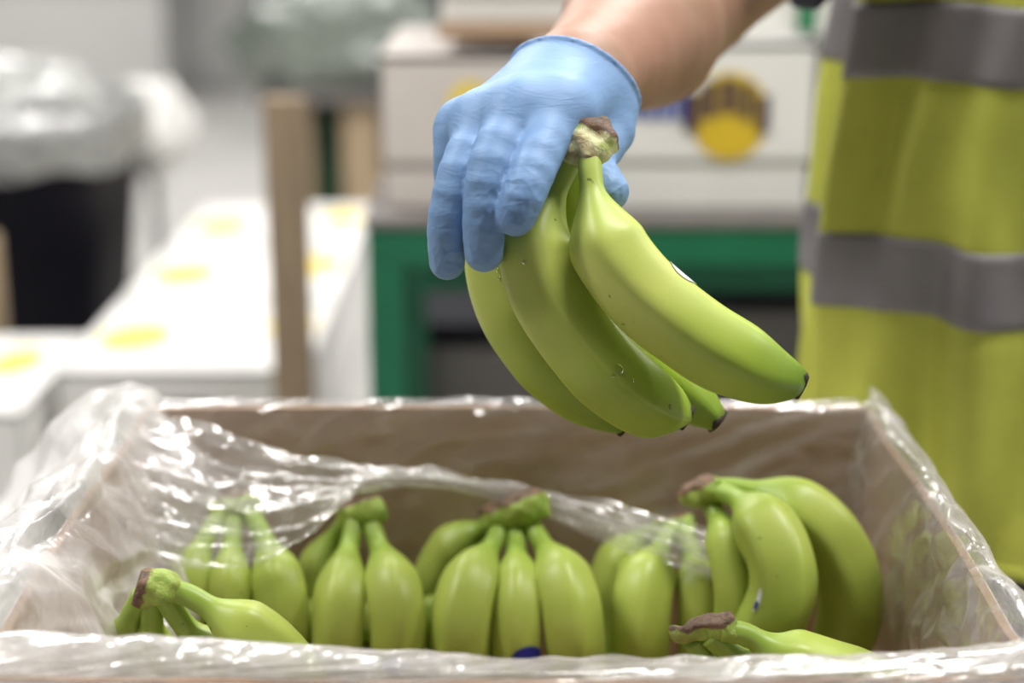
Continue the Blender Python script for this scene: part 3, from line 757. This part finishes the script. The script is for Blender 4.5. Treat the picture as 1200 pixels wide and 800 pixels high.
def vest_sheet(name, z0f, z1f, nz, mat, parent, off, n=300, holes=False, thick=.0012):
    V = []; F = []
    for j in range(nz+1):
        for i in range(n):
            th = 2*math.pi*i/n
            z = z0f(th)+(z1f(th)-z0f(th))*j/nz
            V.append(vest_pt(th, z, off))
    for j in range(nz):
        for i in range(n):
            i2 = (i+1) % n; f4 = (j*n+i, j*n+i2, (j+1)*n+i2, (j+1)*n+i)
            if holes:
                c = sum(V[k] for k in f4)/4
                bad = False
                for sh, el in ((SH_R+OFF, EL_R), (SH_L+OFF, EL_L+OFF)):
                    ab = el-sh; t = np.clip((c-sh)@ab/(ab@ab), -.3, 1); 
                    if np.linalg.norm(c-(sh+ab*t)) < .088: bad = True
                if bad: continue
            F.append(f4)
    o = mesh_obj(name, V, F, mat, parent, True)
    if parent is not worker: o.location = (0, 0, 0)
    m = o.modifiers.new('thick', 'SOLIDIFY'); m.thickness = thick; m.offset = 1
    return o
vest = vest_sheet('reflective_vest', lambda t: VZ0+.006*math.sin(3*t), lambda t: VZ1, 90, M['vest'], worker, 0, holes=True)
wob = lambda t: .003*math.sin(5*t+1)
vest_sheet('reflective_band', lambda t: 1.020+.003*math.cos(t)+wob(t), lambda t: 1.080+.003*math.cos(t)+wob(t), 8, M['band'], vest, .0022, thick=.0008)
vest_sheet('reflective_band', lambda t: 1.205+.004*math.cos(t)+wob(t), lambda t: 1.264+.004*math.cos(t)+wob(t), 8, M['band'], vest, .0022, thick=.0008)
vest_sheet('hem', lambda t: VZ0-.001+.006*math.sin(3*t), lambda t: VZ0+.010+.006*math.sin(3*t), 2, M['vest'], vest, .0016, thick=.001)

# gloved right hand
def J(px, py, D): return np.array(at(px, py, D))
fing = {
 'index': ([J(656,130,.972), J(634,176,.945), J(615,224,.931), J(604,253,.931)], (.0136, .0120, .0110, .0100)),
 'middle': ([J(610,132,.968), J(579,186,.944), J(568,248,.940), J(567,296,.947)], (.0138, .0121, .0110, .0097)),
 'ring': ([J(570,144,.980), J(542,196,.957), J(525,258,.955), J(524,307,.962)], (.0130, .0114, .0102, .0090)),
 'pinky': ([J(545,150,1.000), J(532,178,.992), J(531,220,.998), J(540,255,1.010)], (.0118, .0105, .0094, .0082)),
 'thumb': ([J(694,112,1.030), J(713,148,1.022), J(694,190,.998), J(713,224,.987)], (.0185, .0155, .0118, .0108)),
}
arm_dir = (WR_R-EL_R)/np.linalg.norm(WR_R-EL_R)
def hand_sdf(P):
    K = {k: v[0][0] for k, v in fing.items()}
    W = WR_R
    palm = [cone(P, W-arm_dir*.03, W+arm_dir*.012, .0335, .0320),
            cone(P, W+arm_dir*.008, K['index'], .030, .0165), cone(P, W+arm_dir*.008, K['middle'], .030, .0165),
            cone(P, W+arm_dir*.008, K['ring'], .028, .0155), cone(P, W+arm_dir*.008, K['pinky'], .026, .0145),
            cone(P, K['index'], K['middle'], .0150, .0150), cone(P, K['middle'], K['ring'], .0150, .0142), cone(P, K['ring'], K['pinky'], .0142, .013),
            cone(P, W+arm_dir*.008, K['thumb'], .027, .022), cone(P, K['thumb'], K['index'], .018, .015)]
    d = union(palm, .012)
    fd = []
    for nm, (p, r) in fing.items():
        q = catmull(p, 9); rr = np.interp(np.linspace(0, 3, 9), range(4), r)
        lo_ = np.min(q, 0)-.022; hi_ = np.max(q, 0)+.022; ax_ = P[:, 0, 0, 0], P[0, :, 0, 1], P[0, 0, :, 2]
        sl = tuple(slice(*np.searchsorted(a, (lo_[k], hi_[k]))) for k, a in enumerate(ax_))   # only near the finger
        dd = np.full(P.shape[:-1], .03, np.float32)
        dd[sl] = union([cone(P[sl], q[i], q[i+1], rr[i], rr[i+1]) for i in range(8)], .001)
        fd.append(dd)
    f = union(fd, .0012)
    return smin(d, f, .009)
gl_lo = np.minimum.reduce([p for v in fing.values() for p in v[0]]+[WR_R])-.05
gl_hi = np.maximum.reduce([p for v in fing.values() for p in v[0]]+[WR_R])+.05
P = grid_pts(gl_lo, gl_hi, .0016)
hd = hand_sdf(P)
cuff_c = WR_R+arm_dir*.008+np.array((0, 0, .002)); cn = -arm_dir+np.array((.1, 0, .75)); cn /= np.linalg.norm(cn)
pl = (P-cuff_c)@cn
g = np.maximum(hd-.0012, pl)
bead = np.sqrt((hd-.0016)**2+pl**2)-.0019
g = np.minimum(g, bead)
V, F = surface_nets(g, gl_lo, .0016)
tips = np.array([v[0][-1] for v in fing.values()])
dt = np.min(np.linalg.norm(V[:, None]-tips[None], axis=2), axis=1)
cr = np.clip(1.15-(dt-.006)/.028, 0, 1)
glove = mesh_obj('glove', V, F, M['glove'], worker, True, {'crumple': cr})
sm = glove.modifiers.new('smooth', 'SMOOTH'); sm.factor = .5; sm.iterations = 3
glove['label'] = 'light blue nitrile glove on the right hand'

# ------------------------------------------------------------------ background of the hall
def disc_text(parent, c, blocks, mat, y, name='print'):
    m = MB()
    for (x0, x1, z0, z1) in blocks: m.box(c[0]+x0, c[0]+x1, y-.0022, y-.0006, c[1]+z0, c[1]+z1)
    return m.build(name, mat, parent)
def ellipse_plate(parent, c, rx, ry, mat, axis, name='print', th=.0012, seg=28):
    V = []; F = []
    for s in (0, 1):
        for i in range(seg):
            a = 2*math.pi*i/seg; u, v = rx*math.cos(a), ry*math.sin(a)
            V.append((c[0]+u, c[1]-s*th, c[2]+v) if axis == 'y' else (c[0]+u, c[1]+v, c[2]+s*th))
    F.append(tuple(range(seg))); F.append(tuple(reversed(range(seg, 2*seg))))
    for i in range(seg): F.append((i, (i+1) % seg, seg+(i+1) % seg, seg+i))
    return mesh_obj(name, V, F, mat, parent, False)
def carton(x, y, z, wx, wy, hz, label, group, mat=None, hole=True, top_print=True):
    mat = mat or M['carton']
    e = tag(empty('banana_carton', (x, y, z)), label, 'box', group)
    MB().box(x-wx/2+.006, x+wx/2-.006, y-wy/2+.006, y+wy/2-.006, z, z+hz-.012, .004).build('body', mat, e)
    lid = MB()                                                # telescoping lid with an open slot on top
    lid.box(x-wx/2, x+wx/2, y-wy/2, y-wy/2+.006, z+hz*.30, z+hz, .002); lid.box(x-wx/2, x+wx/2, y+wy/2-.006, y+wy/2, z+hz*.30, z+hz, .002)
    lid.box(x-wx/2, x-wx/2+.006, y-wy/2, y+wy/2, z+hz*.30, z+hz, .002); lid.box(x+wx/2-.006, x+wx/2, y-wy/2, y+wy/2, z+hz*.30, z+hz, .002)
    lid.box(x-wx/2, x+wx/2, y-wy/2, y+wy/2, z+hz-.011, z+hz, .002)
    lid.build('lid', mat, e)
    if top_print:
        ellipse_plate(e, (x-.13, y-.03, z+hz), .070, .105, M['yellow_print'], 'z'); ellipse_plate(e, (x+.155, y+.06, z+hz), .050, .095, M['yellow_print'], 'z')
    if not hole: return e
    hh = MB(); hh.box(x-.045, x+.045, y-wy/2-.0008, y-wy/2+.004, z+hz*.62, z+hz*.76, .002); hh.build('hand_hole_shade', M['dark_thing'], e)  # solid dark block, its colour stands for the shade inside the hole
    return e
RW = 'white banana cartons stacked in the row behind'
rowx, cw, cl, ch = -.585, .45, .50, .245
nm = ['nearest', 'middle', 'farthest']
for k in range(3):
    yy = 3.17+k*.515
    for lev in range(2):
        if lev == 0 and k > 0: continue
        z = .005+lev*(ch+.002) if k == 0 else .252
        c = carton(rowx, yy, z, cw, cl, ch, ('%s white carton on the upper layer of the row behind the box' % nm[k]) if lev else 'white carton at floor level at the near end of the row', RW, top_print=lev == 1)
        if lev == 0 or k == 0: ellipse_plate(c, (rowx+.14, yy-cl/2-.0005, z+ch*.45), .05, .05, M['gold_print'], 'y')
    if k > 0:
        carton(rowx, yy, .005, cw, cl, ch, 'white carton under the %s upper carton of the row' % nm[k], RW, top_print=False)
carton(-1.09, 3.05, .005, .50, .50, .225, 'lower white carton of the low stack at the far left', RW, top_print=False)
carton(-1.09, 3.05, .232, .50, .50, .225, 'upper white carton of the low stack at the far left, before the black bin', RW)

def heap(name, c, r, amp, label, cat, mat, haze=.75, seed=0, n=(64, 40), parent=None, group=None, zcut=None):
    """crumpled bag: closed lumpy sheet with creases"""
    V = []; F = []
    nu, nv = n
    for j in range(nv+1):
        ph = math.pi*j/nv
        for i in range(nu):
            th = 2*math.pi*i/nu
            d = Vector((math.sin(ph)*math.cos(th), math.sin(ph)*math.sin(th), math.cos(ph)))
            k = 1+amp*(mnoise.noise(d*1.6+Vector((seed, 0, 0)))+.6*abs(mnoise.noise(d*4.2+Vector((0, seed, 3))))-.15)
            z = c[2]+r[2]*k*d.z
            if zcut is not None: z = max(z, zcut)
            V.append((c[0]+r[0]*k*d.x, c[1]+r[1]*k*d.y, z))
    for j in range(nv):
        for i in range(nu):
            i2 = (i+1) % nu; F.append((j*nu+i, (j+1)*nu+i, (j+1)*nu+i2, j*nu+i2))
    o = mesh_obj(name, V, F, mat, parent, True, {'haze': [haze]*len(V)})
    if cat: tag(o, label, cat, group)
    return o
# black bin with a bag folded over its rim, left
bc = (-1.28, 4.15)
bn = tag(empty('waste_bin', (bc[0], bc[1], 0)), 'black bin at the left with a grey bag folded over its rim', 'bin')
MB().lathe([(.25, .003), (.27, .03), (.335, .74), (.345, .78), (.345, .795), (.330, .795), (.320, .74), (.255, .06), (.001, .05)], bc, 40, sq=4.0).build('body', M['bin'], bn, True)
V_ = []
def collar():
    V = []; F = []; n = 72; prof = [(.300, .70), (.318, .77), (.338, .815), (.360, .805), (.366, .76), (.362, .72), (.364, .685)]
    for k, (r, z) in enumerate(prof):
        for i in range(n):
            a = 2*math.pi*i/n; ca, sa = math.cos(a), math.sin(a); kk = 1/((abs(ca)**5+abs(sa)**5)**.2)
            rr = r+.010*mnoise.noise(Vector((ca*6, sa*6, k*1.1)))+.003*k*mnoise.noise(Vector((ca*14, sa*14, k*.5)))
            V.append((bc[0]+rr*kk*ca, bc[1]+rr*kk*sa, z+.02*mnoise.noise(Vector((ca*3, sa*3, k*.6)))))
    for k in range(len(prof)-1):
        for i in range(n): F.append((k*n+i, k*n+(i+1) % n, (k+1)*n+(i+1) % n, (k+1)*n+i))
    return mesh_obj('bin_bag', V, F, M['bag'], bn, True, {'haze': [.55]*len(V)})
collar()
heap('plastic_bag', (-1.30, 4.12, .83), (.29, .25, .10), .30, 'crumpled pale plastic heaped on top of the black bin', 'plastic bag', M['bag'], .75, 2)
heap('plastic_bag', (-1.0, 4.75, .66), (.11, .10, .125), .35, 'small white plastic bag beside the black bin', 'plastic bag', M['carton'], .95, 5)
bs = tag(empty('bag_stand', (-1.0, 4.75, 0)), 'thin steel post holding the small white plastic bag', 'stand')
MB().box(-1.012, -.988, 4.738, 4.762, .01, .53).build('post', M['steel'], bs); MB().box(-1.09, -.91, 4.66, 4.84, 0, .012, .002).build('foot', M['steel'], bs)
yp = tag(empty('timber_post', (-1.04, 3.35, 0)), 'narrow tan timber post at the left edge before the black bin', 'post')
MB().box(-1.075, -1.035, 3.36, 3.40, .012, .645, .003).build('upright', M['wood'], yp); MB().box(-1.10, -.99, 3.325, 3.435, 0, .012, .002).build('foot', M['steel'], yp)
# stand of timber posts with a dark green bin and a bag of film on top
sy = 5.45
st = tag(empty('timber_stand', (-.55, sy, 0)), 'timber stand with two pale posts, dark green panel and a board top', 'stand')
for pxc, wpx in ((340, 50), (422, 40)):
    x = (pxc-600)*(sy*CP+.2)/FPX; wd = wpx*.5*(sy*CP+.2)/FPX
    MB().box(x-wd, x+wd, sy-.05, sy+.05, 0, .64, .004).build('post', M['wood'], st)
    MB().box(x-wd, x+wd, sy+.42, sy+.52, 0, .64, .004).build('post', M['wood'], st)
MB().box(-.80, -.32, sy-.10, sy+.55, .64, .68, .004).build('top_board', M['grey_plastic'], st)
MB().box(-.66, -.50, sy+.06, sy+.10, .02, .64, .003).build('green_panel', M['green_dark'], st)
heap('plastic_bag', (-.56, sy+.10, .845), (.34, .26, .20), .28, 'large grey green plastic bag heaped on the timber stand', 'plastic bag', M['bag_grey'], .85, 9, zcut=.681)
pp = tag(empty('wooden_post', (-.34, 2.62, 0)), 'weathered wooden post standing in front of the row of white cartons', 'post')
x = (341-600)*2.70/FPX
MB().box(x-.031, x+.031, 2.60, 2.64, .02, 1.02, .003).build('upright', M['wood_dark'], pp)
MB().box(x-.10, x+.10, 2.58, 2.66, 0, .022, .003).build('foot', M['wood_dark'], pp); MB().box(x-.018, x+.018, 2.52, 2.72, .021, .045, .003).build('foot', M['wood_dark'], pp)
# green steel table with cartons
ty0, ty1, tx0, tx1, tz = 2.20, 2.85, -.190, 1.05, .905
gt = tag(empty('steel_table', (.4, 2.5, 0)), 'green painted steel table carrying white cartons behind the worker', 'table')
for (x, y) in ((tx0, ty0), (tx1-.045, ty0), (tx0, ty1-.045), (tx1-.045, ty1-.045)):
    MB().box(x, x+.045, y, y+.045, .003, tz-.05, .002).build('leg', M['green_steel'], gt)
MB().box(tx0, tx1, ty0, ty0+.04, tz-.05, tz, .002).build('front_rail', M['green_steel'], gt)
MB().box(tx0, tx1, ty1-.04, ty1, tz-.05, tz, .002).build('back_rail', M['green_steel'], gt)
for x in (tx0, tx1-.04): MB().box(x, x+.04, ty0+.041, ty1-.041, tz-.05, tz, .002).build('side_rail', M['green_steel'], gt)
MB().box(tx0-.004, tx1+.004, ty0-.004, ty1+.004, tz, tz+.012, .002).build('table_top', M['grey_plastic'], gt)
MB().box(tx0+.046, tx1-.046, ty1-.04, ty1-.005, .30, .345, .002).build('lower_rail', M['green_steel'], gt)
MB().box(tx0+.046, tx1-.046, ty0+.3, ty0+.33, .745, .80, .002).build('cross_rail', M['green_steel'], gt)
GT = 'cartons on the green steel table'
zt = tz+.0125
cR = carton(.215, 2.46, zt, .37, .40, .222, 'white carton with a round yellow and dark logo on the green table', GT, hole=False, top_print=False)
yf = 2.26-.0006
ellipse_plate(cR, (.287, yf, zt+.125), .052, .058, M['gold_print'], 'y')
disc_text(cR, (.287, zt+.135), [(-.060, -.040, -.030, .022), (-.036, -.018, -.012, .036), (-.012, .008, -.006, .040), (.014, .030, -.014, .034), (.036, .052, -.032, .018)], M['dark_print'], yf-.0006)
disc_text(cR, (.215, zt+.135), [(-.060, -.045, -.012, .026), (-.040, -.026, -.014, .026), (-.020, -.006, -.014, .028), (-.0, .010, -.014, .020)], M['blue_print'], yf)
cL = carton(-.075, 2.47, zt, .20, .40, .205, 'narrow off white carton at the left end of the green table', GT, mat=M['carton_pink'], hole=False, top_print=False)
ellipse_plate(cL, (-.055, 2.27-.0006, zt+.14), .03, .03, M['yellow_print'], 'y')
cT = carton(.05, 2.50, zt+.2225, .30, .40, .20, 'upper white carton stacked behind the gloved hand', GT, hole=False, top_print=False)
cT.location = cT.location
tray = tag(empty('card_tray', (.05, 2.30, zt+.223)), 'brown card strip under the upper white carton', 'card')
MB().box(-.098, .2, 2.285, 2.298, zt+.2235, zt+.245, .001).build('strip', M['card'], tray)
cU = carton(.36, 2.52, zt+.2225, .30, .40, .20, 'upper white carton with a green print beside the yellow vest', GT, hole=False, top_print=False)
disc_text(cU, (.40, zt+.26), [(-.02, .006, -.03, .03)], M['green_print'], 2.32-.0006)
cX = carton(.47, 2.46, zt, .125, .40, .215, 'slim white carton with a lime print at the edge of the vest', GT, hole=False, top_print=False)
disc_text(cX, (.44, zt+.11), [(-.02, .02, -.04, .03)], M['lime_print'], 2.26-.0006)
# under the green table
cr_ = tag(empty('grey_crate', (.06, 2.95, 0)), 'dark grey crate added for the shade under the green table', 'crate')  # crate added to darken the floor in the table's shadow
MB().box(-.19, .10, 2.86, 3.25, .004, .56, .01).build('body', M['grey_plastic'], cr_)
MB().box(-.20, .11, 2.855, 3.26, .56, .60, .006).build('rim', M['bin'], cr_)
wc = tag(MB().box(.02, .16, 2.45, 2.72, .002, .32, .004).build('small_carton', M['carton'], None), 'small white carton on the floor beneath the green table', 'box')
cr2 = tag(empty('grey_crate', (.50, 3.15, 0)), 'wide grey crate on the floor behind the right half of the green table', 'crate')
MB().box(.20, .95, 2.95, 3.40, .004, .60, .01).build('body', M['grey_plastic'], cr2); MB().box(.19, .96, 2.94, 3.41, .60, .64, .006).build('rim', M['bin'], cr2)
# dark things far at the back
dk = tag(empty('dark_cabinet', (-2.6, 10.2, 0)), 'dark grey cabinet far back at the upper left', 'cabinet')
MB().box(-3.6, -1.95, 9.9, 10.5, .75, 2.2, .01).build('body', M['dark_thing'], dk); MB().box(-3.55, -2.0, 9.95, 10.45, 0, .75, .01).build('plinth', M['wall'], dk)
dk2 = tag(empty('dark_cabinet', (-.6, 8.2, 0)), 'dark grey cabinet far back behind the timber stand', 'cabinet')
MB().box(-.80, -.30, 8.0, 8.5, .02, 1.8, .01).build('body', M['dark_thing'], dk2); MB().box(-.82, -.28, 7.98, 8.52, 1.8, 1.84, .005).build('top', M['steel'], dk2)
